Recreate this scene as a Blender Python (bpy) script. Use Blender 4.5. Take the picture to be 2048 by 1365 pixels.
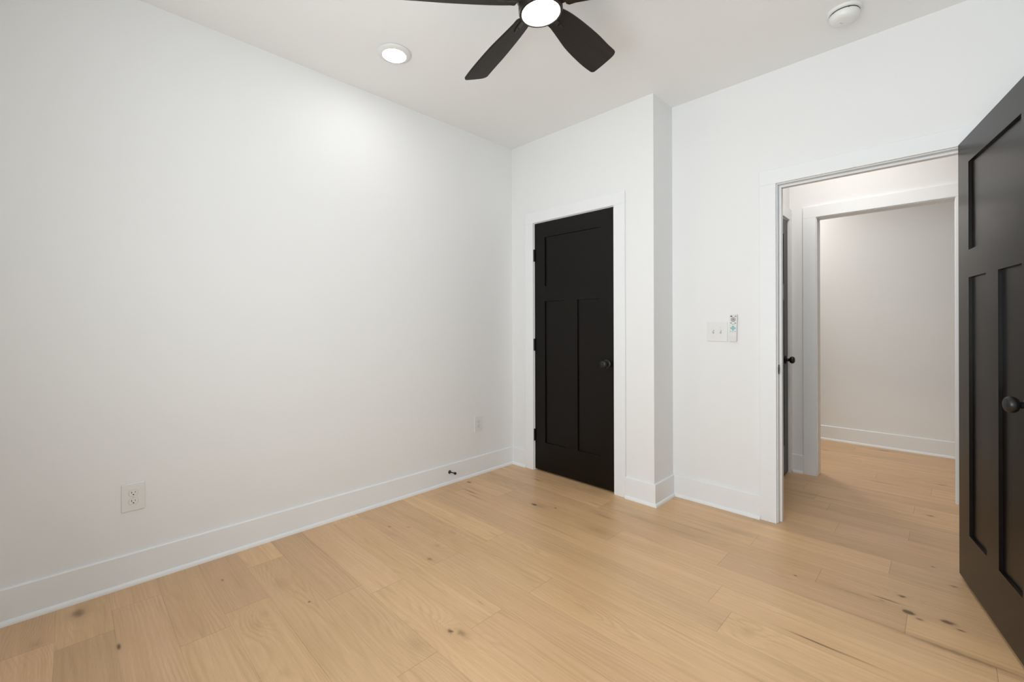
import bpy, bmesh, math, random
from mathutils import Matrix, Vector

for o in list(bpy.data.objects):
    bpy.data.objects.remove(o)
SC = bpy.context.scene
COL = SC.collection
R = math.radians

# ------------------------------------------------------------------ camera
H = 2.74                                   # ceiling height
cam = bpy.data.cameras.new('camera')
cam_ob = bpy.data.objects.new('camera', cam)
COL.objects.link(cam_ob)
cam.sensor_width = 36.0
cam.lens = 878.43 / 2048 * 36.0
cam.shift_y = -(682.5 - 652.17) / 2048
cam.clip_start = 0.02
YAW, ROLL = 0.78105, 0.003
fwd = Vector((-math.sin(YAW), math.cos(YAW), 0))
right = Vector((math.cos(YAW), math.sin(YAW), 0))
up = Vector((0, 0, 1))
r2 = right * math.cos(ROLL) - up * math.sin(ROLL)
u2 = right * math.sin(ROLL) + up * math.cos(ROLL)
m = Matrix((r2, u2, -fwd)).transposed().to_4x4()
m.translation = Vector((2.703, -2.730, 1.198))
cam_ob.matrix_world = m
SC.camera = cam_ob

# ------------------------------------------------------------------ world, exposure, large lights
w = bpy.data.worlds.new('daylight')
SC.world = w
w.use_nodes = True
bg = w.node_tree.nodes['Background']
bg.inputs[0].default_value = (0.86, 0.93, 1.0, 1)
bg.inputs[1].default_value = 1.0
SC.view_settings.view_transform = 'Standard'
SC.view_settings.look = 'None'
SC.view_settings.gamma = 1.0
SC.view_settings.use_curve_mapping = False
SC.view_settings.exposure = 0.10


def area_light(name, loc, aim, sx, sy, watts, color, shape='RECTANGLE', spread=180):
    l = bpy.data.lights.new(name, 'AREA')
    l.shape = shape
    l.size = sx
    if shape in ('RECTANGLE', 'ELLIPSE'):
        l.size_y = sy
    l.energy = watts
    l.color = color
    l.spread = R(spread)
    o = bpy.data.objects.new(name, l)
    COL.objects.link(o)
    o.location = loc
    o.rotation_euler = Vector(aim).to_track_quat('-Z', 'Y').to_euler()
    return o


DAY = (0.915, 0.968, 1.0)
WARM = (1.0, 0.955, 0.905)
# daylight coming in through the window behind the camera
area_light('window_daylight', (2.20, -3.26, 1.45), (0, 1, 0.42), 1.5, 1.5, 51, DAY)
# hall and far room ceiling lamps
area_light('hall_lamp', (2.22, 0.80, 2.725), (0, 0, -1), 0.15, 0.15, 6.3, WARM, 'DISK')
area_light('far_room_lamp', (1.20, 2.42, 2.725), (0, 0, -1), 0.36, 0.36, 14, WARM, 'DISK')

# ------------------------------------------------------------------ materials
MATS = {}


def mat(name, color, rough=0.5, metal=0.0, spec=0.5, bump=None, coat=0.0):
    M = bpy.data.materials.new(name)
    M.use_nodes = True
    nt = M.node_tree
    b = nt.nodes['Principled BSDF']
    b.inputs['Base Color'].default_value = (*color, 1)
    b.inputs['Roughness'].default_value = rough
    b.inputs['Metallic'].default_value = metal
    b.inputs['Specular IOR Level'].default_value = spec
    if coat:
        b.inputs['Coat Weight'].default_value = coat
        b.inputs['Coat Roughness'].default_value = 0.25
    if bump:
        scale, strength, dist = bump
        tc = nt.nodes.new('ShaderNodeTexCoord')
        n = nt.nodes.new('ShaderNodeTexNoise')
        n.inputs['Scale'].default_value = scale
        n.inputs['Detail'].default_value = 3
        bp = nt.nodes.new('ShaderNodeBump')
        bp.inputs['Strength'].default_value = strength
        bp.inputs['Distance'].default_value = dist
        nt.links.new(tc.outputs['Object'], n.inputs['Vector'])
        nt.links.new(n.outputs['Fac'], bp.inputs['Height'])
        nt.links.new(bp.outputs['Normal'], b.inputs['Normal'])
    MATS[name] = M
    return M


def emit(name, color, strength):
    M = bpy.data.materials.new(name)
    M.use_nodes = True
    nt = M.node_tree
    nt.nodes.remove(nt.nodes['Principled BSDF'])
    e = nt.nodes.new('ShaderNodeEmission')
    e.inputs[0].default_value = (*color, 1)
    e.inputs[1].default_value = strength
    nt.links.new(e.outputs[0], nt.nodes['Material Output'].inputs[0])
    return M


M_WALL = mat('white_wall_paint', (0.868, 0.872, 0.868), 0.62, spec=0.3, bump=(260, 0.05, 0.001))
M_CEIL = mat('white_ceiling_paint', (0.935, 0.935, 0.922), 0.75, spec=0.2, bump=(240, 0.05, 0.001))
M_TRIM = mat('white_trim_paint', (0.882, 0.897, 0.905), 0.38, spec=0.45)
M_DOOR = mat('espresso_door_paint', (0.0046, 0.0029, 0.0019), 0.28, spec=0.24, bump=(90, 0.03, 0.001))
M_BLACK = mat('matte_black_metal', (0.006, 0.006, 0.006), 0.36, metal=0.0, spec=0.5)
M_BRONZE = mat('dark_bronze_metal', (0.022, 0.016, 0.012), 0.38, metal=0.3)
M_PLATE = mat('white_plastic', (0.83, 0.83, 0.81), 0.32, spec=0.5)
M_SLOT = mat('dark_slot', (0.012, 0.012, 0.012), 0.6)
M_PALE = mat('pale_grey_plastic', (0.52, 0.52, 0.51), 0.5)
M_GREY = mat('grey_print', (0.25, 0.26, 0.27), 0.5)
M_REMOTE = mat('remote_plastic', (0.80, 0.80, 0.79), 0.35)
M_CRADLE = mat('cradle_plastic', (0.78, 0.77, 0.75), 0.4)
M_RED = mat('red_button', (0.22, 0.01, 0.015), 0.45)
M_TEAL = mat('teal_print', (0.42, 0.68, 0.70), 0.5)
M_DTEAL = mat('dark_teal_print', (0.05, 0.20, 0.22), 0.5)
M_SCREW = mat('painted_screw', (0.74, 0.74, 0.72), 0.3, metal=0.2)
M_STEEL = mat('dark_steel', (0.06, 0.055, 0.05), 0.32, metal=0.8)
M_LENS_FAN = emit('fan_light_lens', (1.0, 0.985, 0.965), 35.0)
M_LENS_DOWN = emit('downlight_lens', (1.0, 0.985, 0.96), 50.0)


def blade_material():
    M = mat('dark_walnut_blade', (0.02, 0.014, 0.010), 0.45, spec=0.22)
    nt = M.node_tree
    b = nt.nodes['Principled BSDF']
    tc = nt.nodes.new('ShaderNodeTexCoord')
    mp = nt.nodes.new('ShaderNodeMapping')
    mp.inputs['Scale'].default_value = (3, 70, 70)
    n = nt.nodes.new('ShaderNodeTexNoise')
    n.inputs['Scale'].default_value = 1.0
    n.inputs['Detail'].default_value = 4
    r = nt.nodes.new('ShaderNodeValToRGB')
    r.color_ramp.elements[0].position = 0.35
    r.color_ramp.elements[0].color = (0.017, 0.012, 0.0075, 1)
    r.color_ramp.elements[1].position = 0.7
    r.color_ramp.elements[1].color = (0.026, 0.018, 0.011, 1)
    nt.links.new(tc.outputs['UV'], mp.inputs[0])
    nt.links.new(mp.outputs[0], n.inputs['Vector'])
    nt.links.new(n.outputs['Fac'], r.inputs[0])
    nt.links.new(r.outputs[0], b.inputs['Base Color'])
    return M


M_BLADE = blade_material()

# knots and streaks in the boards: x, y, half length along the board, half width, darkness
KNOTS = [
    (0.117, -2.704, .050, .030, .75), (0.497, -2.601, .026, .007, 1.0), (0.268, -2.222, .012, .006, .8),
    (0.730, -1.997, .007, .006, 1.0), (0.729, -2.202, .040, .022, .30), (0.675, -2.159, .030, .018, .28),
    (0.497, -2.042, .060, .026, .30), (1.315, -1.679, .017, .011, 1.0), (1.356, -1.655, .042, .024, .60),
    (1.265, -1.479, .022, .005, .5), (1.600, -1.197, .050, .014, .28), (0.334, -1.384, .016, .009, .65),
    (0.421, -1.308, .012, .008, .6), (0.724, -1.320, .020, .014, .45), (0.811, -1.428, .020, .012, .7),
    (0.659, -1.164, .030, .012, .4), (0.096, -0.574, .026, .016, .9), (0.738, -0.539, .028, .014, 1.1),
    (0.775, -0.530, .050, .028, .45), (0.253, -0.690, .085, .010, .7), (0.335, -0.726, .10, .010, .55),
    (0.245, -0.640, .070, .008, .5), (0.439, -0.170, .045, .006, .8), (0.872, -0.482, .010, .007, 1.0),
    (1.160, -0.368, .120, .016, .50), (1.100, -0.340, .08, .010, .4), (1.250, -0.556, .095, .045, .42),
    (1.346, -0.232, .10, .030, .38), (1.824, -0.010, .12, .028, .42), (2.152, -0.339, .035, .012, .4),
    (2.185, -0.289, .009, .007, .9), (2.149, -0.865, .024, .022, .38), (2.353, -0.749, .11, .0045, 1.0),
    (2.470, -0.745, .10, .0035, .7), (2.40, -0.270, .17, .014, .50), (2.558, -0.150, .016, .012, 1.0),
    (2.584, -0.272, .020, .016, 1.3), (2.620, -0.300, .016, .010, .8), (2.702, -0.245, .022, .017, 1.1),
    (2.512, -0.225, .060, .006, .9), (2.500, -0.250, .014, .012, .5), (2.722, 0.114, .018, .010, .8),
    (2.738, -0.276, .016, .007, .9), (2.650, 0.273, .010, .008, .8), (2.72, -0.455, .26, .020, .60),
    (2.624, 1.062, .022, .013, .9), (2.270, 2.720, .055, .014, 1.0), (1.873, 2.358, .030, .012, .8),
    (2.353, 1.611, .12, .013, .55), (2.674, 1.852, .045, .014, .7), (2.05, .96, .20, .022, .45),
    (0.255, -2.823, .030, .020, .45), (1.28, -1.815, .05, .030, .40),
]


def floor_material():
    M = bpy.data.materials.new('oak_plank_floor')
    M.use_nodes = True
    nt = M.node_tree
    L = nt.links.new
    b = nt.nodes['Principled BSDF']

    def N(t, **k):
        n = nt.nodes.new('ShaderNode' + t)
        for a, v in k.items():
            setattr(n, a, v)
        return n

    def math_(op, a, c=None, d=None, clamp=False):
        n = N('Math', operation=op, use_clamp=clamp)
        for i, v in enumerate((a, c, d)):
            if v is None:
                continue
            if isinstance(v, (int, float)):
                n.inputs[i].default_value = v
            else:
                L(v, n.inputs[i])
        return n.outputs[0]

    def noise(vec, scale, detail=3.0, rough=0.5, dist=0.0):
        n = N('TexNoise')
        n.inputs['Scale'].default_value = scale
        n.inputs['Detail'].default_value = detail
        n.inputs['Roughness'].default_value = rough
        n.inputs['Distortion'].default_value = dist
        L(vec, n.inputs['Vector'])
        return n.outputs['Fac']

    def combine(x, y, z):
        n = N('CombineXYZ')
        for i, v in enumerate((x, y, z)):
            if isinstance(v, (int, float)):
                n.inputs[i].default_value = v
            else:
                L(v, n.inputs[i])
        return n.outputs[0]

    def mixc(f, a, c, kind='MIX'):
        n = N('Mix', data_type='RGBA', blend_type=kind)
        for i, v in ((0, f), (6, a), (7, c)):
            if isinstance(v, (int, float)):
                n.inputs[i].default_value = v
            elif isinstance(v, tuple):
                n.inputs[i].default_value = v
            else:
                L(v, n.inputs[i])
        return n.outputs[2]

    tc = N('TexCoord')
    pos = N('SeparateXYZ')
    L(tc.outputs['Object'], pos.inputs[0])
    X, Y = pos.outputs[0], pos.outputs[1]
    uv = N('UVMap', uv_map='plank')
    us = N('SeparateXYZ')
    L(uv.outputs[0], us.inputs[0])
    U, V = us.outputs[0], us.outputs[1]                      # metres along and across the board

    def attr(n):
        a = N('Attribute', attribute_name=n)
        return a.outputs['Fac']
    seed, tone, length, hue = attr('plank_seed'), attr('plank_tone'), attr('plank_length'), attr('plank_hue')

    off = math_('MULTIPLY', seed, 37.0)
    # wobble so the knots are not perfect ellipses
    wob = N('TexNoise')
    wob.inputs['Scale'].default_value = 38
    wob.inputs['Detail'].default_value = 2
    L(tc.outputs['Object'], wob.inputs['Vector'])
    wv = N('SeparateXYZ')
    L(wob.outputs['Color'], wv.inputs[0])
    wx = math_('MULTIPLY_ADD', wv.outputs[0], 0.030, -0.015)
    wy = math_('MULTIPLY_ADD', wv.outputs[1], 0.016, -0.008)
    Xw, Yw = math_('ADD', X, wx), math_('ADD', Y, wy)
    dark = None
    halo = None
    for (kx, ky, a, c, s) in KNOTS:
        small = c < 0.011
        px, py = (Xw, Yw) if not small else (X, Y)
        dx = math_('MULTIPLY_ADD', px, 1.0 / a, -kx / a)
        dy = math_('MULTIPLY_ADD', py, 1.0 / c, -ky / c)
        d2 = math_('ADD', math_('MULTIPLY', dx, dx), math_('MULTIPLY', dy, dy))
        f = math_('MULTIPLY', math_('EXPONENT', math_('MULTIPLY', d2, -1.0)), s * 1.15)
        dark = f if dark is None else math_('MAXIMUM', dark, f)
        if not small and s < 1.2 and a < .07:
            g = math_('EXPONENT', math_('MULTIPLY', d2, -0.12))
            halo = g if halo is None else math_('ADD', halo, g)

    # growth-ring figure: contour lines of a stretched noise field
    gx = math_('MULTIPLY_ADD', U, 0.62, off)
    gy = math_('MULTIPLY_ADD', V, 5.6, math_('MULTIPLY', off, 1.7))
    field = noise(combine(gx, gy, seed), 1.0, 2.0, 0.45, 0.35)
    field = math_('ADD', field, math_('MULTIPLY', halo, 0.16))
    field = math_('ADD', field, math_('MULTIPLY', V, math_('MULTIPLY_ADD', hue, 5.5, 0.3)))
    ph = math_('MULTIPLY', field, 105.0)
    ring = math_('MULTIPLY_ADD', math_('SINE', ph), 0.5, 0.5)
    ring = math_('POWER', ring, 2.2)
    # break the rings up
    brk = noise(combine(math_('MULTIPLY_ADD', U, 2.2, off), math_('MULTIPLY_ADD', V, 13.0, off), 3.0), 1.0, 2.0)
    brk = math_('MULTIPLY_ADD', brk, 3.4, -1.25, clamp=True)
    ring = math_('MULTIPLY', ring, brk)
    # long streaks and fine pores
    streak = noise(combine(math_('MULTIPLY_ADD', U, 1.1, off), math_('MULTIPLY_ADD', V, 48.0, off), 1.0), 1.0, 5.0, 0.68)
    streak = math_('MULTIPLY_ADD', streak, 3.0, -1.05, clamp=True)
    pore = noise(combine(math_('MULTIPLY_ADD', U, 16.0, off), math_('MULTIPLY_ADD', V, 420.0, off), 5.0), 1.0, 2.0, 0.6)
    pore = math_('MULTIPLY_ADD', pore, 3.2, -1.35, clamp=True)
    cloud = noise(combine(math_('MULTIPLY_ADD', U, 1.6, off), math_('MULTIPLY_ADD', V, 5.0, off), 9.0), 1.0, 2.0)
    cloud = math_('MULTIPLY_ADD', cloud, 2.0, -0.5, clamp=True)

    mineral = noise(combine(math_('MULTIPLY_ADD', U, 0.75, off), math_('MULTIPLY_ADD', V, 17.0, off), 14.0), 1.0, 3.0, 0.55)
    mineral = math_('MULTIPLY_ADD', mineral, 6.0, -3.75, clamp=True)

    light = (0.880, 0.590, 0.318, 1)
    pink = (0.830, 0.535, 0.318, 1)
    tan = (0.610, 0.370, 0.170, 1)
    brown = (0.380, 0.215, 0.092, 1)
    deep = (0.085, 0.038, 0.014, 1)
    c = mixc(hue, light, pink)
    c = mixc(math_('MULTIPLY', cloud, 0.55), c, tan)
    c = mixc(math_('MULTIPLY', streak, 0.55), c, tan)
    c = mixc(math_('MULTIPLY', mineral, 0.60), c, brown)
    c = mixc(math_('MULTIPLY', ring, 0.25), c, brown)
    c = mixc(math_('MULTIPLY', pore, 0.20), c, brown)
    tone_c = N('CombineColor')
    for i in range(3):
        L(tone, tone_c.inputs[i])
    c = mixc(1.0, c, tone_c.outputs[0], 'MULTIPLY')
    dk = math_('MULTIPLY_ADD', dark, 1.0, 0.0, clamp=True)
    c = mixc(math_('MULTIPLY', dk, 0.80), c, brown)
    core = math_('MULTIPLY_ADD', dark, 1.6, -0.72, clamp=True)
    c = mixc(math_('MULTIPLY', core, 0.85), c, deep)

    # seams between boards
    dV = math_('MINIMUM', V, math_('SUBTRACT', 0.1655, V))
    dU = math_('MINIMUM', U, math_('SUBTRACT', length, U))
    sV = math_('MULTIPLY_ADD', dV, -1.0 / 0.0011, 1.0, clamp=True)
    sU = math_('MULTIPLY_ADD', dU, -1.0 / 0.0013, 1.0, clamp=True)
    vis = noise(combine(math_('MULTIPLY', X, 3.0), math_('MULTIPLY', Y, 3.0), 0.0), 1.0, 2.0)
    vis = math_('MULTIPLY_ADD', vis, 2.4, -0.65, clamp=True)
    seam = math_('MAXIMUM', math_('MULTIPLY', sV, vis), sU)
    c = mixc(math_('MULTIPLY', seam, 0.72), c, (0.16, 0.085, 0.04, 1))
    L(c, b.inputs['Base Color'])
    rg = math_('MULTIPLY_ADD', streak, 0.08, 0.36)
    L(rg, b.inputs['Roughness'])
    b.inputs['Specular IOR Level'].default_value = 0.85
    hgt = math_('SUBTRACT', math_('MULTIPLY', math_('ADD', pore, ring), -0.05), math_('MULTIPLY', seam, 1.0))
    bp = N('Bump')
    bp.inputs['Strength'].default_value = 0.35
    bp.inputs['Distance'].default_value = 0.0006
    L(hgt, bp.inputs['Height'])
    L(bp.outputs[0], b.inputs['Normal'])
    return M


M_FLOOR = floor_material()


def glass_material():
    M = bpy.data.materials.new('window_glass')
    M.use_nodes = True
    nt = M.node_tree
    nt.nodes.remove(nt.nodes['Principled BSDF'])
    t = nt.nodes.new('ShaderNodeBsdfTransparent')
    g = nt.nodes.new('ShaderNodeBsdfGlossy')
    g.inputs['Roughness'].default_value = 0.02
    mx = nt.nodes.new('ShaderNodeMixShader')
    mx.inputs[0].default_value = 0.05
    nt.links.new(t.outputs[0], mx.inputs[1])
    nt.links.new(g.outputs[0], mx.inputs[2])
    nt.links.new(mx.outputs[0], nt.nodes['Material Output'].inputs[0])
    return M


M_GLASS = glass_material()

# ------------------------------------------------------------------ mesh helpers


def add_box(bm, x0, x1, y0, y1, z0, z1, bevel=0.0, mtx=None):
    g = bmesh.new()
    vs = [g.verts.new((x, y, z)) for x in (x0, x1) for y in (y0, y1) for z in (z0, z1)]
    for f in ((0, 1, 3, 2), (4, 6, 7, 5), (0, 4, 5, 1), (2, 3, 7, 6), (0, 2, 6, 4), (1, 5, 7, 3)):
        g.faces.new([vs[i] for i in f])
    bmesh.ops.recalc_face_normals(g, faces=g.faces)
    if bevel:
        bmesh.ops.bevel(g, geom=list(g.edges), offset=bevel, segments=2, affect='EDGES', profile=0.5)
    merge(bm, g, mtx)


def merge(bm, g, mtx=None, smooth=None):
    if mtx is not None:
        bmesh.ops.transform(g, matrix=mtx, verts=g.verts)
    mp = {}
    for v in g.verts:
        mp[v] = bm.verts.new(v.co)
    for f in g.faces:
        try:
            nf = bm.faces.new([mp[v] for v in f.verts])
            nf.smooth = f.smooth if smooth is None else smooth
        except ValueError:
            pass
    g.free()


def add_lathe(bm, prof, mtx=None, seg=40, smooth=True):
    """profile of (radius, z) revolved about z; ends at r == 0 are closed to a point"""
    g = bmesh.new()
    rings = []
    for r, z in prof:
        if r <= 1e-6:
            rings.append([g.verts.new((0, 0, z))])
        else:
            rings.append([g.verts.new((r * math.cos(2 * math.pi * i / seg), r * math.sin(2 * math.pi * i / seg), z)) for i in range(seg)])
    for a, b in zip(rings, rings[1:]):
        for i in range(seg):
            j = (i + 1) % seg
            if len(a) == 1 and len(b) == 1:
                continue
            if len(a) == 1:
                f = g.faces.new((a[0], b[i], b[j]))
            elif len(b) == 1:
                f = g.faces.new((a[i], b[0], a[j]))
            else:
                f = g.faces.new((a[i], b[i], b[j], a[j]))
            f.smooth = smooth
    bmesh.ops.recalc_face_normals(g, faces=g.faces)
    merge(bm, g, mtx)


def add_prism(bm, outline, z0, z1, bevel=0.0, mtx=None, seg=2):
    g = bmesh.new()
    lo = [g.verts.new((x, y, z0)) for x, y in outline]
    hi = [g.verts.new((x, y, z1)) for x, y in outline]
    n = len(outline)
    g.faces.new(lo[::-1])
    g.faces.new(hi)
    for i in range(n):
        g.faces.new((lo[i], lo[(i + 1) % n], hi[(i + 1) % n], hi[i]))
    bmesh.ops.recalc_face_normals(g, faces=g.faces)
    if bevel:
        es = [e for e in g.edges if abs(e.verts[0].co.z - e.verts[1].co.z) < 1e-7]
        bmesh.ops.bevel(g, geom=es, offset=bevel, segments=seg, affect='EDGES', profile=0.5)
    merge(bm, g, mtx)


def new():
    return bmesh.new()


def obj(name, bm, material, parent=None, sharp=35):
    me = bpy.data.meshes.new(name)
    bmesh.ops.recalc_face_normals(bm, faces=bm.faces)
    bm.to_mesh(me)
    bm.free()
    me.materials.append(material)
    o = bpy.data.objects.new(name, me)
    COL.objects.link(o)
    if parent is not None:
        o.parent = parent
    if any(p.use_smooth for p in me.polygons):
        me.set_sharp_from_angle(angle=R(sharp))
    return o


def tag(o, label=None, cat=None, group=None, kind=None):
    if label:
        o['label'] = label
    if cat:
        o['category'] = cat
    if group:
        o['group'] = group
    if kind:
        o['kind'] = kind
    return o


def thing(name, label, cat, loc=(0, 0, 0), rot=(0, 0, 0), group=None):
    o = bpy.data.objects.new(name, None)
    o.empty_display_size = 0.05
    COL.objects.link(o)
    o.location = loc
    o.rotation_euler = rot
    return tag(o, label, cat, group)


def struct(name, bm, material, label=None, cat=None):
    o = obj(name, bm, material)
    return tag(o, label, cat, None, 'structure')


# ------------------------------------------------------------------ floor: oak boards, 165 mm wide, running along x
ROW0, PITCH = -2.606, 0.1655
JOINTS = {-1: [.36], 0: [1.52], 1: [1.86], 2: [.565], 3: [1.70], 4: [.775, 1.368], 5: [.869, 2.45], 6: [1.364], 7: [.87, 2.2], 8: [1.368],
          9: [2.62], 10: [.12, 2.06], 11: [.175, 1.965], 12: [.46, 1.353], 13: [1.884, 2.583], 14: [1.07, 2.263], 15: [1.938],
          16: [2.50], 17: [2.95], 18: [2.237], 19: [2.547], 20: [2.146], 21: [2.047, 3.1], 22: [1.949, 2.548], 23: [2.90], 24: [2.022],
          25: [2.62], 26: [2.30], 27: [2.75], 31: [2.065]}
TONES = {(4, 1): .88, (-1, 0): .94, (-1, 1): .84, (1, 0): .90, (0, 0): .97, (12, 1): .96, (10, 2): 1.02, (19, 0): 1.05, (18, 0): .92,
         (25, 1): .86, (20, 0): .88, (21, 0): .80, (8, 1): .98, (8, 2): 1.05, (10, 1): .93, (2, 1): .93, (3, 0): 1.03}


def build_floor():
    rnd = random.Random(11)
    bm = new()
    uvl = bm.loops.layers.uv.new('plank')
    ls = bm.faces.layers.float.new('plank_seed')
    lt = bm.faces.layers.float.new('plank_tone')
    ll = bm.faces.layers.float.new('plank_length')
    lh = bm.faces.layers.float.new('plank_hue')
    XA, XB = -0.05, 4.55
    for k in range(-4, 34):
        y0 = ROW0 + k * PITCH
        y1 = y0 + PITCH
        known = JOINTS.get(k, [rnd.uniform(.3, 2.2)])
        xs = list(known)
        x = known[0]
        while True:
            x -= rnd.uniform(.9, 1.9)
            if x < XA + .05:
                break
            xs.append(x)
        x = known[-1]
        while True:
            x += rnd.uniform(.9, 1.9)
            if x > XB - .05:
                break
            xs.append(x)
        xs = [XA] + sorted(xs) + [XB]
        for i, (a, c) in enumerate(zip(xs, xs[1:])):
            vs = [bm.verts.new(p) for p in ((a, y0, 0), (c, y0, 0), (c, y1, 0), (a, y1, 0))]
            f = bm.faces.new(vs)
            f[ls] = rnd.random()
            f[lt] = TONES.get((k, i), rnd.uniform(.88, 1.05))
            f[ll] = c - a
            f[lh] = rnd.random()
            for lp, q in zip(f.loops, ((0, 0), (c - a, 0), (c - a, PITCH), (0, PITCH))):
                lp[uvl].uv = q
    ya, yb = ROW0 - 4 * PITCH, ROW0 + 34 * PITCH
    lo = [bm.verts.new(p) for p in ((XA, ya, -.02), (XB, ya, -.02), (XB, yb, -.02), (XA, yb, -.02))]
    bm.faces.new(lo[::-1])
    me = bpy.data.meshes.new('floor')
    bm.to_mesh(me)
    bm.free()
    me.materials.append(M_FLOOR)
    o = bpy.data.objects.new('floor', me)
    COL.objects.link(o)
    tag(o, 'light oak plank floor running from the bedroom into the hall', 'floor', None, 'structure')


build_floor()

# ------------------------------------------------------------------ shell
XR, YB = 3.12, -3.10                      # right wall, wall behind the camera
XJ, YD = 1.321, 0.28                      # return edge, entry wall
YH, YH2, YF = 1.436, 1.551, 2.838         # hall far side, its back, far room wall
XE = 1.784                                # hall end wall
T = 0.115

bm = new()
add_box(bm, -.115, 4.6, -3.25, 3.0, H, H + .1)
struct('ceiling', bm, M_CEIL, 'flat white ceiling with recessed light and fan', 'ceiling')

bm = new()
add_box(bm, -T, 0, -3.25, .9, -.02, H)
struct('wall_left', bm, M_WALL, 'long white left wall lit by the recessed light', 'wall')

# closet wall with door opening
CL, CR, CTOP = 0.262, 1.021, 2.046
bm = new()
add_box(bm, 0, CL - .019, 0, T, -.02, H)
add_box(bm, CR + .019, XJ, 0, T, -.02, H)
add_box(bm, CL - .019, CR + .019, 0, T, CTOP + .019, H)
struct('wall_back', bm, M_WALL, 'white wall around the closed black closet door', 'wall')
bm = new()
add_box(bm, XJ - T, XJ, T, YD + T, -.02, H)
struct('wall_return', bm, M_WALL, 'narrow white return wall beside the closet', 'wall')
# closet interior closes off the light
bm = new()
add_box(bm, 0, XE - T, .785, .9, -.02, H)
struct('wall_closet', bm, M_WALL, 'white wall inside the closet', 'wall')

# entry wall
EL, ER, ETOP = 1.976, 2.782, 2.046
bm = new()
add_box(bm, XJ, EL - .019, YD, YD + T, -.02, H)
add_box(bm, ER + .019, 4.5, YD, YD + T, -.02, H)
add_box(bm, EL - .019, ER + .019, YD, YD + T, ETOP + .019, H)
struct('wall_entry', bm, M_WALL, 'white wall with light switch and the doorway to the hall', 'wall')

# right wall (behind the open door and beside the camera)
WZ0, WZ1 = .70, 2.20
bm = new()
add_box(bm, XR, XR + T, YB - .15, YD, -.02, H)
struct('wall_right', bm, M_WALL, 'white right wall behind the open door', 'wall')
WX0, WX1 = 1.45, 2.95
bm = new()
add_box(bm, 0, WX0, YB - T, YB, -.02, H)
add_box(bm, WX1, XR, YB - T, YB, -.02, H)
add_box(bm, WX0, WX1, YB - T, YB, -.02, WZ0)
add_box(bm, WX0, WX1, YB - T, YB, WZ1, H)
struct('wall_rear', bm, M_WALL, 'white rear wall with a window', 'wall')


def window(name, axis, a0, a1, c, inward, label):
    """window set in a wall: axis 'x' runs along x at y = c, axis 'y' runs along y at x = c"""
    def bx(bm, u0, u1, d0, d1, z0, z1):
        d0, d1 = sorted((c + d0 * inward, c + d1 * inward))
        if axis == 'x':
            add_box(bm, u0, u1, d0, d1, z0, z1)
        else:
            add_box(bm, d0, d1, u0, u1, z0, z1)
    bm = new()
    f = .045
    bx(bm, a0, a0 + f, -.09, -.02, WZ0, WZ1)
    bx(bm, a1 - f, a1, -.09, -.02, WZ0, WZ1)
    bx(bm, a0 + f, a1 - f, -.09, -.02, WZ0, WZ0 + f)
    bx(bm, a0 + f, a1 - f, -.09, -.02, WZ1 - f, WZ1)
    zc = (WZ0 + WZ1) / 2
    bx(bm, a0 + f, a1 - f, -.08, -.035, zc - .02, zc + .02)
    root = struct(name, bm, M_TRIM, label, 'window')
    for z0, z1 in ((WZ0 + f, zc - .02), (zc + .02, WZ1 - f)):
        g = new()
        bx(g, a0 + f, a1 - f, -.062, -.058, z0, z1)
        obj('glass_pane', g, M_GLASS, root)
    k = new()
    k2 = .089
    bx(k, a0 - k2, a0, .001, .017, WZ0, WZ1 + k2)
    bx(k, a1, a1 + k2, .001, .017, WZ0, WZ1 + k2)
    bx(k, a0, a1, .001, .017, WZ1, WZ1 + k2)
    bx(k, a0 - k2 - .02, a1 + k2 + .02, .001, .04, WZ0 - .03, WZ0)
    bx(k, a0 - k2, a1 + k2, .001, .017, WZ0 - .12, WZ0 - .03)
    obj('window_casing', k, M_TRIM, root)


window('window_1', 'x', WX0, WX1, YB, 1, 'white double-hung window behind the camera')

# hall and far room
HL, HR, HTOP = 1.972, 2.739, 2.046
bm = new()
add_box(bm, XE - T, HL - .019, YH, YH2, -.02, H)
add_box(bm, HR + .019, 4.5, YH, YH2, -.02, H)
add_box(bm, HL - .019, HR + .019, YH, YH2, HTOP + .019, H)
struct('wall_hall', bm, M_WALL, 'white hall wall with a wide cased opening', 'wall')
DY0, DY1 = 0.56, 1.372                     # hall end door jambs
bm = new()
add_box(bm, XE - T, XE, YD + T, DY0 - .019, -.02, H)
add_box(bm, XE - T, XE, DY1 + .019, YH, -.02, H)
add_box(bm, XE - T, XE, DY0 - .019, DY1 + .019, 2.046 + .019, H)
struct('wall_hall_end', bm, M_WALL, 'white end wall of the hall with a dark door', 'wall')
bm = new()
add_box(bm, .45, 4.5, YF, YF + T, -.02, H)
struct('wall_far', bm, M_WALL, 'far room wall seen through both doorways', 'wall')
bm = new()
add_box(bm, .45, .565, YH, YF, -.02, H)
struct('wall_far_left', bm, M_WALL, 'left wall of the far room', 'wall')
bm = new()
add_box(bm, .565, XE - T, YH, YH2, -.02, H)
struct('wall_far_near', bm, M_WALL, 'near wall of the far room', 'wall')
bm = new()
add_box(bm, 4.385, 4.5, YD + T, YF, -.02, H)
struct('wall_hall_right', bm, M_WALL, 'right end wall of the hall', 'wall')
bm = new()
add_box(bm, XE - T - .6, XE - T, .9, YH, -.02, .0)
add_box(bm, 1.0, 1.115, .9, YH, -.02, H)
struct('wall_hall_closet', bm, M_WALL, 'wall behind the hall end door', 'wall')

# ------------------------------------------------------------------ baseboards with shoe moulding
BH, BT, SH, ST = .147, .014, .020, .012


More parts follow.
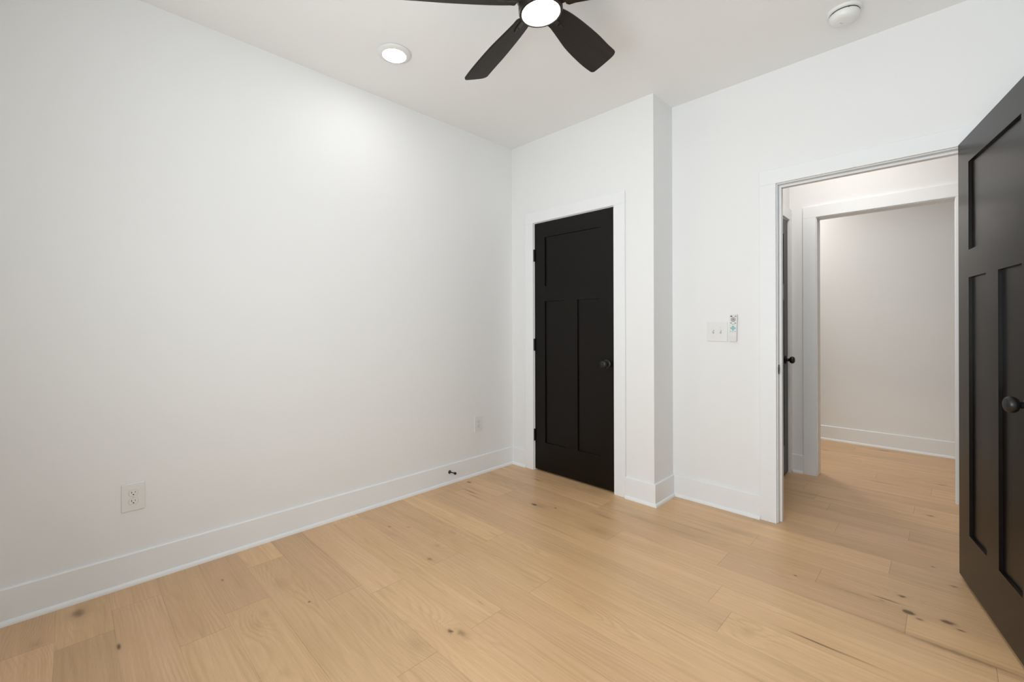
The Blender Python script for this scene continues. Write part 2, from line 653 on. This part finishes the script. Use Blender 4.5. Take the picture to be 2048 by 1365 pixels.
def base_profile():
    p = [(0, 0), (BT + ST, 0)]
    for i in range(1, 6):
        a = R(90) * i / 5
        p.append((BT + ST * math.cos(a), SH * math.sin(a)))
    p += [(BT, BH - .004), (BT - .004, BH), (0, BH)]
    return p


def run(bm, x0, y0, x1, y1, nx, ny, s0=0.0, s1=0.0):
    """straight baseboard on a wall face from (x0,y0) to (x1,y1); (nx,ny) points into the room.
    s0/s1: mitre slope at each end (+1 outside corner, -1 inside corner)"""
    d = Vector((x1 - x0, y1 - y0, 0)).normalized()
    n = Vector((nx, ny, 0))
    prof = base_profile()
    a = [bm.verts.new(Vector((x0, y0, 0)) + n * q + Vector((0, 0, z)) - d * (q * s0)) for q, z in prof]
    b = [bm.verts.new(Vector((x1, y1, 0)) + n * q + Vector((0, 0, z)) + d * (q * s1)) for q, z in prof]
    k = len(prof)
    for i in range(k):
        bm.faces.new((a[i], a[(i + 1) % k], b[(i + 1) % k], b[i]))
    bm.faces.new(a)
    bm.faces.new(b[::-1])


def baseboard(name, runs, label):
    bm = new()
    for r_ in runs:
        run(bm, *r_)
    return struct(name, bm, M_TRIM, label, 'baseboard')


CW, CT = .089, .016                       # casing width and thickness
cin_l, cin_r = CL - .004, CR + .004       # closet casing inner edges
ein_l, ein_r = EL - .005, ER + .005
hin_l, hin_r = HL - .004, HR + .004
e_ = .0015
baseboard('baseboard_left', [(0, YB, 0, 0, 1, 0, -1, -1)], 'tall white baseboard along the left wall')
baseboard('baseboard_back', [(0, 0, cin_l - CW, 0, 0, -1, -1, 0), (cin_r + CW, 0, XJ, 0, 0, -1, 0, 1)], 'white baseboard either side of the closet door')
baseboard('baseboard_return', [(XJ, 0, XJ, YD, 1, 0, 1, -1)], 'short white baseboard on the return wall')
baseboard('baseboard_entry', [(XJ, YD, ein_l - CW, YD, 0, -1, -1, 0), (ein_r + CW, YD, XR, YD, 0, -1, 0, -1)], 'white baseboard on the wall under the light switch')
baseboard('baseboard_right', [(XR, YB, XR, YD, -1, 0, -1, -1)], 'white baseboard along the right wall')
baseboard('baseboard_rear', [(0, YB, XR, YB, 0, 1, -1, -1)], 'white baseboard along the rear wall')
baseboard('baseboard_hall', [(XE, YH, hin_l - CW, YH, 0, -1, -1, 0), (hin_r + CW, YH, 4.385, YH, 0, -1, 0, -1)], 'white baseboard beside the hall opening')
baseboard('baseboard_far', [(.565, YF, 4.385, YF, 0, -1, -1, -1)], 'white baseboard on the far room wall')


# ------------------------------------------------------------------ door casings and jambs
def casing_x(bm, xl, xr, ztop, face, out, legs=(True, True)):
    """flat casing around an opening in a wall facing +/-y; face = wall plane y, out = direction"""
    y0, y1 = sorted((face, face + CT * out))
    bv = .0018
    if legs[0]:
        add_box(bm, xl - CW, xl, y0, y1, .0005, ztop, bv)
    if legs[1]:
        add_box(bm, xr, xr + CW, y0, y1, .0005, ztop, bv)
    add_box(bm, xl - CW, xr + CW, y0, y1, ztop, ztop + CW, bv)


def jamb_x(bm, xl, xr, ztop, y0, y1, stop=None):
    j = .019
    add_box(bm, xl - j, xl, y0, y1, .0005, ztop)
    add_box(bm, xr, xr + j, y0, y1, .0005, ztop)
    add_box(bm, xl - j, xr + j, y0, y1, ztop, ztop + j)
    if stop:
        s0, s1 = stop
        add_box(bm, xl, xl + .012, s0, s1, .0005, ztop - .012, .001)
        add_box(bm, xr - .012, xr, s0, s1, .0005, ztop - .012, .001)
        add_box(bm, xl, xr, s0, s1, ztop - .012, ztop, .001)


bm = new()
casing_x(bm, cin_l, cin_r, CTOP + .004, 0, -1)
t1 = struct('trim_1', bm, M_TRIM, 'flat white casing around the black closet door', 'door casing')
bm = new()
jamb_x(bm, CL, CR, CTOP, 0, T, (.040, .075))
obj('jamb', bm, M_TRIM, t1)

bm = new()
casing_x(bm, ein_l, ein_r, ETOP + .005, YD, -1)
casing_x(bm, ein_l, ein_r, ETOP + .005, YD + T, 1)
t2 = struct('trim_2', bm, M_TRIM, 'flat white casing around the open doorway to the hall', 'door casing')
bm = new()
jamb_x(bm, EL, ER, ETOP, YD, YD + T, (YD + .038, YD + .074))
obj('jamb', bm, M_TRIM, t2)
# strike plate let into the jamb
bm = new()
pts = []
hh, ww, rr = .0285, .014, .009
for cx, cz, a0 in ((ww - rr, hh - rr, 0), (-ww + rr, hh - rr, 90), (-ww + rr, -hh + rr, 180), (ww - rr, -hh + rr, 270)):
    for i in range(5):
        a = R(a0 + 90 * i / 4)
        pts.append((cx + rr * math.cos(a), cz + rr * math.sin(a)))
# local x -> world y, local y -> world z, local z -> world +x
STR = Matrix(((0, 0, 1, EL), (1, 0, 0, YD + .018), (0, 1, 0, .929), (0, 0, 0, 1)))
add_prism(bm, pts, .0002, .0028, .0006, STR)
# little lip folded toward the room and the latch hole
add_box(bm, EL + .0005, EL + .004, YD - .002, YD + .006, .929 - .014, .929 + .014, .0008)
sp = obj('strike_plate', bm, M_STEEL, t2)
sp['label'] = 'dark rounded strike plate on the white jamb'
bm = new()
add_box(bm, EL + .0026, EL + .0032, YD + .014, YD + .024, .929 - .011, .929 + .011)
obj('latch_hole', bm, M_SLOT, sp)

bm = new()
casing_x(bm, hin_l, hin_r, HTOP + .004, YH, -1)
casing_x(bm, hin_l, hin_r, HTOP + .004, YH2, 1)
t3 = struct('trim_3', bm, M_TRIM, 'flat white casing around the cased opening across the hall', 'door casing')
bm = new()
jamb_x(bm, HL, HR, HTOP, YH, YH2)
obj('jamb', bm, M_TRIM, t3)

# hall end door casing: wall faces +x
bm = new()
zt = 2.050
add_box(bm, XE, XE + CT, DY1 - .004 + .004, YH - .0005, .0005, zt, .0015)
add_box(bm, XE, XE + CT, DY0 - CW, DY0, .0005, zt, .0015)
add_box(bm, XE, XE + CT, DY0 - CW, YH - .0005, zt, zt + CW, .0015)
t4 = struct('trim_4', bm, M_TRIM, 'white casing of the dark door at the hall end', 'door casing')
bm = new()
add_box(bm, XE - T, XE - .0005, DY1 - .005, DY1 + .014, .0005, 2.046)
add_box(bm, XE - T, XE - .0005, DY0 - .014, DY0 + .005, .0005, 2.046)
add_box(bm, XE - T, XE - .0005, DY0 - .014, DY1 + .014, 2.046 - .005, 2.046 + .014)
obj('jamb', bm, M_TRIM, t4)


# ------------------------------------------------------------------ doors
def add_recess(bm, x0, x1, z0, z1, yf, depth, out):
    """sloped sticking around a panel; yf = face plane, out = -1 front or +1 back"""
    sl = .0012
    yi = yf - out * depth
    o4 = [(x0, z0), (x1, z0), (x1, z1), (x0, z1)]
    i4 = [(x0 + sl, z0 + sl), (x1 - sl, z0 + sl), (x1 - sl, z1 - sl), (x0 + sl, z1 - sl)]
    a = [bm.verts.new((x, yf, z)) for x, z in o4]
    b = [bm.verts.new((x, yi, z)) for x, z in i4]
    for i in range(4):
        j = (i + 1) % 4
        bm.faces.new((a[i], a[j], b[j], b[i]))


def panel_door(name, width, z0, z1, sl, sr, label, knob_side, knob_z=.920, stile_mid=.120, panel_z=((1.398, .243), (1.921, 1.521)), hinge_z=()):
    """door leaf in local space: x 0..width, front face y = 0, back face y = t; front looks to -y"""
    t = .035
    pl0, pl1 = sl, width - sr
    mid = (pl0 + pl1) / 2
    (lz1, lz0), (uz1, uz0) = panel_z
    cells = [(pl0, mid - stile_mid / 2, lz0, lz1), (mid + stile_mid / 2, pl1, lz0, lz1), (pl0, pl1, uz0, uz1)]
    bm = new()
    # stiles and rails
    add_box(bm, 0, pl0, 0, t, z0, z1)
    add_box(bm, pl1, width, 0, t, z0, z1)
    add_box(bm, pl0, pl1, 0, t, uz1, z1)
    add_box(bm, pl0, pl1, 0, t, lz1, uz0)
    add_box(bm, pl0, pl1, 0, t, z0, lz0)
    add_box(bm, mid - stile_mid / 2, mid + stile_mid / 2, 0, t, lz0, lz1)
    root = struct(name, bm, M_DOOR, label, 'door')
    for c in cells:
        p = new()
        add_recess(p, *c, 0, .011, -1)
        add_recess(p, *c, t, .011, 1)
        add_box(p, c[0] + .0003, c[1] - .0003, .0112, t - .0112, c[2] + .0003, c[3] - .0003)
        obj('door_panel', p, M_DOOR, root)
    kx = width - .060 if knob_side > 0 else .060
    prof_k = [(0, .0), (.0325, .0), (.0335, .002), (.0325, .006), (.026, .009), (.0135, .011), (.0115, .016), (.0115, .024),
              (.0150, .027), (.0215, .030), (.0262, .036), (.0280, .0435), (.0270, .051), (.0225, .0575), (.015, .0612), (.006, .0625), (0, .0627)]
    for side in (-1, 1):
        yk = 0 if side < 0 else t
        mt = Matrix.Translation((kx, yk, knob_z)) @ (Matrix.Rotation(R(90), 4, 'X') if side < 0 else Matrix.Rotation(R(-90), 4, 'X'))
        k = new()
        add_lathe(k, prof_k[6:], mt, 36)
        ko = obj('door_knob', k, M_BLACK, root, 50)
        ro = new()
        add_lathe(ro, prof_k[:7], mt, 36)
        obj('rosette', ro, M_BLACK, ko, 50)
    return root, t


# door_1: closed closet door, hinged on the left, opening into the room
LW = CR - CL - .005
d1, t = panel_door('door_1', LW, .014, 2.041, .108, .113, 'closed black three-panel closet door in the back wall', 1, .920, .116)
d1.location = (CL + .0025, .002, 0)


def hinge(parent, x, y, z, ang, h=.095):
    bm = new()
    add_lathe(bm, [(0, -h / 2 - .003), (.004, -h / 2 - .003), (.0045, -h / 2), (.0062, -h / 2), (.0062, h / 2), (.0045, h / 2), (.004, h / 2 + .003), (0, h / 2 + .003)],
              Matrix.Translation((x, y, z)), 20)
    mt = Matrix.Translation((x, y, z)) @ Matrix.Rotation(ang, 4, 'Z')
    add_box(bm, 0, .014, .002, .0045, -h / 2, h / 2, 0, mt)
    return obj('hinge', bm, M_BLACK, parent, 50)


for z in (1.782, 1.041, .293):
    bm = new()
    h = .094
    add_lathe(bm, [(0, -h / 2 - .003), (.004, -h / 2 - .003), (.0045, -h / 2), (.0065, -h / 2), (.0065, h / 2), (.0045, h / 2), (.004, h / 2 + .003), (0, h / 2 + .003)],
              Matrix.Translation((-.0015, -.0075, z)), 20)
    add_box(bm, -.0045, .0005, -.009, .030, z - h / 2, z + h / 2)
    ho = obj('hinge', bm, M_BLACK, d1, 50)

# door_2: bedroom door, standing open into the room past a right angle; its hall face looks toward the camera
d2, t = panel_door('door_2', .790, .018, 2.050, .138, .121, 'open dark brown three-panel bedroom door at the right edge', 1, .925, .122,
                   ((1.410, .248), (1.930, 1.534)))
dirv = Vector((.1486, -.6678, 0)).normalized()
nrm = Vector((-dirv.y, dirv.x, 0))         # local +y: away from the visible face
if nrm.x < 0:
    nrm = -nrm
mm = Matrix(((dirv.x, nrm.x, 0, 2.741), (dirv.y, nrm.y, 0, .248), (0, 0, 1, 0), (0, 0, 0, 1)))
d2.matrix_world = mm
for z in (1.78, 1.03, .27):
    bm = new()
    h = .094
    add_lathe(bm, [(0, -h / 2 - .003), (.004, -h / 2 - .003), (.0045, -h / 2), (.0062, -h / 2), (.0062, h / 2), (.0045, h / 2), (.004, h / 2 + .003), (0, h / 2 + .003)],
              Matrix.Translation((-.002, t + .004, z)), 20)
    add_box(bm, -.0016, .0004, .006, t + .003, z - h / 2, z + h / 2)
    obj('hinge', bm, M_BLACK, d2, 50)

# door_3: closed door at the end of the hall
d3, t = panel_door('door_3', DY1 - DY0 - .014, .014, 2.038, .108, .113, 'closed dark door at the end of the hall, seen edge on', 1, .920, .116)
d3.matrix_world = Matrix(((0, -1, 0, XE + .001), (1, 0, 0, DY0 + .007), (0, 0, 1, 0), (0, 0, 0, 1)))


# ------------------------------------------------------------------ power outlets on the left wall
def rounded(w_, h_, r_, n=5):
    p = []
    for cx, cz, a0 in ((w_ / 2 - r_, h_ / 2 - r_, 0), (-w_ / 2 + r_, h_ / 2 - r_, 90), (-w_ / 2 + r_, -h_ / 2 + r_, 180), (w_ / 2 - r_, -h_ / 2 + r_, 270)):
        for i in range(n):
            a = R(a0 + 90 * i / (n - 1))
            p.append((cx + r_ * math.cos(a), cz + r_ * math.sin(a)))
    return p


def receptacle_outline():
    p = []
    rad, flat = .0172, .0143
    n = 40
    for i in range(n):
        a = 2 * math.pi * i / n
        x, z = rad * math.cos(a), rad * math.sin(a)
        p.append((x, max(-flat, min(flat, z))))
    out = []
    for q in p:
        if not out or (abs(q[0] - out[-1][0]) + abs(q[1] - out[-1][1])) > 1e-5:
            out.append(q)
    return out


# local frame of wall fittings: x along the wall, y up, z out of the wall
def wall_plate(bm, w_, h_):
    add_prism(bm, rounded(w_, h_, .004), 0, .0062, .0028, None, 3)


def outlet(loc, rot, label):
    root = thing('power_outlet', label, 'power outlet', loc, rot, 'power outlets on the left wall')
    bm = new()
    wall_plate(bm, .084, .127)
    pl = obj('wall_plate', bm, M_PLATE, root)
    bm = new()
    add_lathe(bm, [(0, .0062), (.0036, .0062), (.0034, .0074), (0, .0078)], None, 16)
    obj('screw', bm, M_SCREW, pl, 50)
    for dy in (.0195, -.0195):
        bm = new()
        add_prism(bm, [(x, y + dy) for x, y in receptacle_outline()], .0055, .0072, .0006)
        rc = obj('receptacle', bm, M_PLATE, root)
        s = new()
        add_box(s, -.0075, -.0052, dy - .001, dy + .0075, .0071, .0075)
        add_box(s, .0052, .0072, dy, dy + .0068, .0071, .0075)
        add_lathe(s, [(0, .0071), (.0027, .0071), (.0027, .0075), (0, .0075)], Matrix.Translation((0, dy - .0072, 0)), 16)
        so = obj('slots', s, M_SLOT, rc)
        gr = new()
        # thin shadow gap round the face
        ol = receptacle_outline()
        n = len(ol)
        for i in range(n):
            j = (i + 1) % n
            q = [gr.verts.new((ol[a][0] * k, ol[a][1] * k + dy, .00635)) for a, k in ((i, 1.0), (j, 1.0), (j, 1.035), (i, 1.035))]
            gr.faces.new(q)
        obj('gap', gr, M_GREY, rc)
    return root


LEFT_ROT = Matrix(((0, 0, 1), (1, 0, 0), (0, 1, 0))).to_euler()      # x->+y, y->+z, z->+x
BACK_ROT = Matrix(((1, 0, 0), (0, 0, -1), (0, 1, 0))).to_euler()     # x->+x, y->+z, z->-y
outlet((.0004, -2.520, .4045), LEFT_ROT, 'white power outlet low on the left wall, nearest the camera')
outlet((.0004, -.397, .405), LEFT_ROT, 'white power outlet low on the left wall, beside the closet corner')

# ------------------------------------------------------------------ light switch
sw = thing('light_switch', 'white double toggle light switch plate beside the remote', 'light switch', (1.6255, YD - .0004, 1.155), BACK_ROT)
bm = new()
wall_plate(bm, .128, .127)
pl = obj('wall_plate', bm, M_PLATE, sw)
for dx in (-.023, .023):
    for dy in (.030, -.030):
        bm = new()
        add_lathe(bm, [(0, .0060), (.0033, .0060), (.0031, .0071), (0, .0075)], Matrix.Translation((dx, dy, 0)), 16)
        obj('screw', bm, M_SCREW, pl, 50)
    bm = new()
    add_box(bm, dx - .0055, dx + .0055, -.0125, .0125, .0060, .0064)
    fr = obj('toggle_slot', bm, M_PALE, sw)
    bm = new()
    mt = Matrix.Translation((dx, .001, .006)) @ Matrix.Rotation(R(-24), 4, 'X')
    add_box(bm, -.0042, .0042, -.0045, .0045, -.002, .0150, .0012, mt)
    obj('toggle', bm, M_PLATE, sw)

# ------------------------------------------------------------------ remote in its wall cradle
rm = thing('remote_control', 'slim white fan remote hanging on the wall right of the switch', 'remote control', (1.7285, YD - .0004, 1.1815),
           (Matrix(((1, 0, 0), (0, 0, -1), (0, 1, 0))) @ Matrix.Rotation(R(-1.6), 3, 'Z')).to_euler())
bm = new()
add_prism(bm, rounded(.043, .172, .005), .0035, .0175, .003, None, 3)
obj('case', bm, M_REMOTE, rm)
ZT = .0176


def disc(bm, x, y, r_, z0=.0172, z1=.0182, seg=18):
    add_lathe(bm, [(0, z0), (r_, z0), (r_, z1), (0, z1)], Matrix.Translation((x, y, 0)), seg, False)


bm = new()
add_prism(bm, [(x - .0115, y + .0735) for x, y in rounded(.0125, .007, .0022)], .0172, .0186, .0005)
o = obj('button', bm, M_RED, rm)
o['label'] = 'dark red power button'
bm = new()
add_prism(bm, [(x + .0130, y + .0735) for x, y in rounded(.0100, .0065, .0022)], .0172, .0186, .0005)
obj('button', bm, M_GREY, rm)
bm = new()
add_lathe(bm, [(.0145, .0172), (.0145, .0181), (.0070, .0181), (.0070, .0172)], Matrix.Translation((0, .0525, 0)), 32, False)
ringo = obj('round_pad', bm, M_GREY, rm)
for i in range(12):
    a = 2 * math.pi * i / 12
    bm = new()
    disc(bm, .0108 * math.cos(a), .0525 + .0108 * math.sin(a), .0016, .0180, .0185, 10)
    obj('pad_mark', bm, M_REMOTE, ringo)
bm = new()
disc(bm, 0, .0525, .0042)
obj('button', bm, M_RED, rm)
for dx in (-.0125, .0125):
    bm = new()
    add_prism(bm, [(x + dx, y + .0300) for x, y in rounded(.0105, .0058, .0022)], .0172, .0184, .0005)
    obj('button', bm, M_GREY, rm)
bm = new()
for dx in (-.0062, -.0020, .0022, .0064):
    add_box(bm, dx - .0016, dx + .0016, .0200, .0226, .0174, .0178)
obj('printed_word', bm, M_GREY, rm)
bm = new()
disc(bm, 0, -.0025, .0135, .0172, .0178, 32)
tp = obj('teal_pad', bm, M_TEAL, rm)
for dx, dy in ((0, .0110), (-.0120, 0), (0, 0), (.0120, 0), (0, -.0110)):
    bm = new()
    disc(bm, dx, -.0025 + dy, .0030, .0177, .0186)
    obj('button', bm, M_DTEAL, tp)
for dx in (-.0135, 0, .0135):
    bm = new()
    disc(bm, dx, -.0235, .0026)
    obj('button', bm, M_GREY, rm)
bm = new()
add_prism(bm, [(x, y - .0695) for x, y in rounded(.0455, .037, .004)], 0, .0195, .0015, None, 2)
obj('cradle', bm, M_CRADLE, rm)

# ------------------------------------------------------------------ door stop on the left baseboard
ds = thing('door_stop', 'small black rod door stop on the left baseboard', 'door stop', (BT, -.695, .088), (0, R(86), 0))
bm = new()
add_lathe(bm, [(0, -.001), (.0135, -.001), (.0135, .002), (.010, .005), (.0055, .008), (.0042, .012), (.0042, .062), (0, .062)], None, 24)
obj('rod', bm, M_BLACK, ds, 50)
bm = new()
add_lathe(bm, [(0, .058), (.0080, .058), (.0095, .062), (.0095, .070), (.0075, .075), (0, .076)], None, 24)
obj('rubber_tip', bm, M_SLOT, ds, 50)

# ------------------------------------------------------------------ recessed downlight
dl = thing('recessed_light', 'lit round white recessed light in the ceiling', 'ceiling light', (.490, -1.434, H))
bm = new()
add_lathe(bm, [(.0, -.001), (.089, -.0005), (.092, -.004), (.089, -.009), (.071, -.0155), (.0645, -.0165), (.0645, -.012), (0, -.012)], None, 56)
obj('trim_ring', bm, M_PLATE, dl, 60)
bm = new()
add_lathe(bm, [(.0640, -.013), (.0610, -.0175), (.040, -.0205), (0, -.0215)], None, 48)
obj('lens', bm, M_LENS_DOWN, dl, 80)

# ------------------------------------------------------------------ smoke detector
sd = thing('smoke_detector', 'round white smoke detector on the ceiling near the entry wall', 'smoke detector', (2.346, -.046, H), (0, 0, R(35)))
bm = new()
add_lathe(bm, [(0, -.0005), (.0725, -.0005), (.0725, -.0090), (.0700, -.0125), (.0600, -.0135), (0, -.0135)], None, 56)
obj('mounting_base', bm, M_PLATE, sd, 50)
bm = new()
add_lathe(bm, [(0, -.012), (.0602, -.012), (.0602, -.0170), (0, -.0170)], None, 56)
obj('vent_gap', bm, M_SLOT, sd, 50)
bm = new()
add_lathe(bm, [(0, -.0168), (.0590, -.0168), (.0618, -.0195), (.0612, -.0300), (.0575, -.0410), (.0500, -.0490), (.0380, -.0535), (.0220, -.0550), (0, -.0555)], None, 56)
cov = obj('cover', bm, M_PLATE, sd, 50)
for i in range(6):
    a = R(60 * i + 20)
    bm = new()
    add_box(bm, -.0012, .0012, -.0018, .0018, -.0040, .001, 0, Matrix.Rotation(a, 4, 'Z') @ Matrix.Translation((.0607, 0, -.0172)) @ Matrix.Rotation(R(90), 4, 'Z'))
    obj('vent_slot', bm, M_SLOT, cov)
bm = new()
add_box(bm, -.0055, .0075, -.0011, .0011, -.0557, -.0548, 0, Matrix.Translation((-.0112, .0045, 0)) @ Matrix.Rotation(R(14), 4, 'Z'))
obj('printed_mark', bm, M_GREY, cov)

# ------------------------------------------------------------------ ceiling fan, hanging very slightly out of plumb
FC = Vector((1.559, -1.413, 2.480))
fan = thing('ceiling_fan', 'dark brown five-blade ceiling fan with a lit round lamp', 'ceiling fan', (FC.x, FC.y, H))
TILT = Matrix.Rotation(0.0621, 4, 'X') @ Matrix.Rotation(-0.0642, 4, 'Y')
BASE = Matrix.Translation((0, 0, FC.z - H)) @ TILT           # hub frame in fan space
bm = new()
add_lathe(bm, [(0, -.0005), (.070, -.0005), (.070, -.012), (.062, -.034), (.040, -.050), (.022, -.056), (0, -.056)], None, 48)
obj('canopy', bm, M_BRONZE, fan, 50)
bm = new()
add_lathe(bm, [(0, .205), (.012, .205), (.012, .090), (.020, .088), (.020, .072), (0, .072)], BASE, 24)
obj('downrod', bm, M_BRONZE, fan, 50)
bm = new()
add_lathe(bm, [(0, .080), (.050, .078), (.080, .068), (.092, .048), (.092, .020), (.086, .010), (.086, -.004), (0, -.004)], BASE, 56)
obj('motor_housing', bm, M_BRONZE, fan, 50)
bm = new()
add_lathe(bm, [(.0, -.004), (.084, -.004), (.0875, -.012), (.0875, -.036), (.0850, -.0425), (.0765, -.0440), (.0750, -.041), (.0750, -.034), (0, -.034)], BASE, 56)
lk = obj('light_kit', bm, M_BRONZE, fan, 50)
bm = new()
add_lathe(bm, [(.0745, -.036), (.0735, -.0435), (.058, -.0490), (.030, -.0518), (0, -.0525)], BASE, 48)
obj('lamp_lens', bm, M_LENS_FAN, lk, 80)

ccw = [(.094, .045), (.130, .056), (.172, .066), (.220, .078), (.270, .090), (.330, .100), (.397, .1085), (.455, .114), (.501, .1160)]
tip = [(.522, .1160), (.533, .1120), (.540, .1030), (.546, .070), (.550, .035), (.552, .004), (.549, -.011), (.541, -.0205), (.530, -.0240)]
cw = [(.478, -.0270), (.420, -.0320), (.365, -.0360), (.290, -.0385), (.222, -.0390), (.160, -.0370), (.115, -.0320), (.094, -.028)]
outline = ccw + tip + cw


def smooth_outline(p, n=3):
    """Catmull-Rom through the drawn points"""
    out = []
    k = len(p)
    for i in range(k):
        p0, p1, p2, p3 = (Vector(p[(i + d) % k]).to_3d() for d in (-1, 0, 1, 2))
        for s in range(n):
            t_ = s / n
            q = 0.5 * ((2 * p1) + (-p0 + p2) * t_ + (2 * p0 - 5 * p1 + 4 * p2 - p3) * t_ ** 2 + (-p0 + 3 * p1 - 3 * p2 + p3) * t_ ** 3)
            out.append((q.x, q.y))
    return out


blade_pts = smooth_outline(outline)
bb = new()
add_prism(bb, blade_pts, -.004, .004, .0015, None, 1)
bl_mesh = bpy.data.meshes.new('blade')
bmesh.ops.recalc_face_normals(bb, faces=bb.faces)
uvl = bb.loops.layers.uv.new('UVMap')
for f in bb.faces:
    for lp in f.loops:
        lp[uvl].uv = (lp.vert.co.x, lp.vert.co.y)
bb.to_mesh(bl_mesh)
bb.free()
bl_mesh.materials.append(M_BLADE)
ab = new()
add_box(ab, .060, .150, .012, .034, -.0085, -.0035, .002)
add_prism(ab, [(.140, .014), (.172, .019), (.178, .023), (.172, .027), (.140, .032)], -.0085, -.0035, .0015)
ar_mesh = bpy.data.meshes.new('blade_arm')
bmesh.ops.recalc_face_normals(ab, faces=ab.faces)
ab.to_mesh(ar_mesh)
ab.free()
ar_mesh.materials.append(M_BRONZE)
for k in range(5):
    mtx = BASE @ Matrix.Rotation(1.593 + R(72) * k, 4, 'Z') @ Matrix.Rotation(-0.3209, 4, 'X')
    bo = bpy.data.objects.new('blade', bl_mesh)
    COL.objects.link(bo)
    bo.parent = fan
    bo.matrix_local = mtx
    ao = bpy.data.objects.new('blade_arm', ar_mesh)
    COL.objects.link(ao)
    ao.parent = bo

bpy.context.view_layer.update()
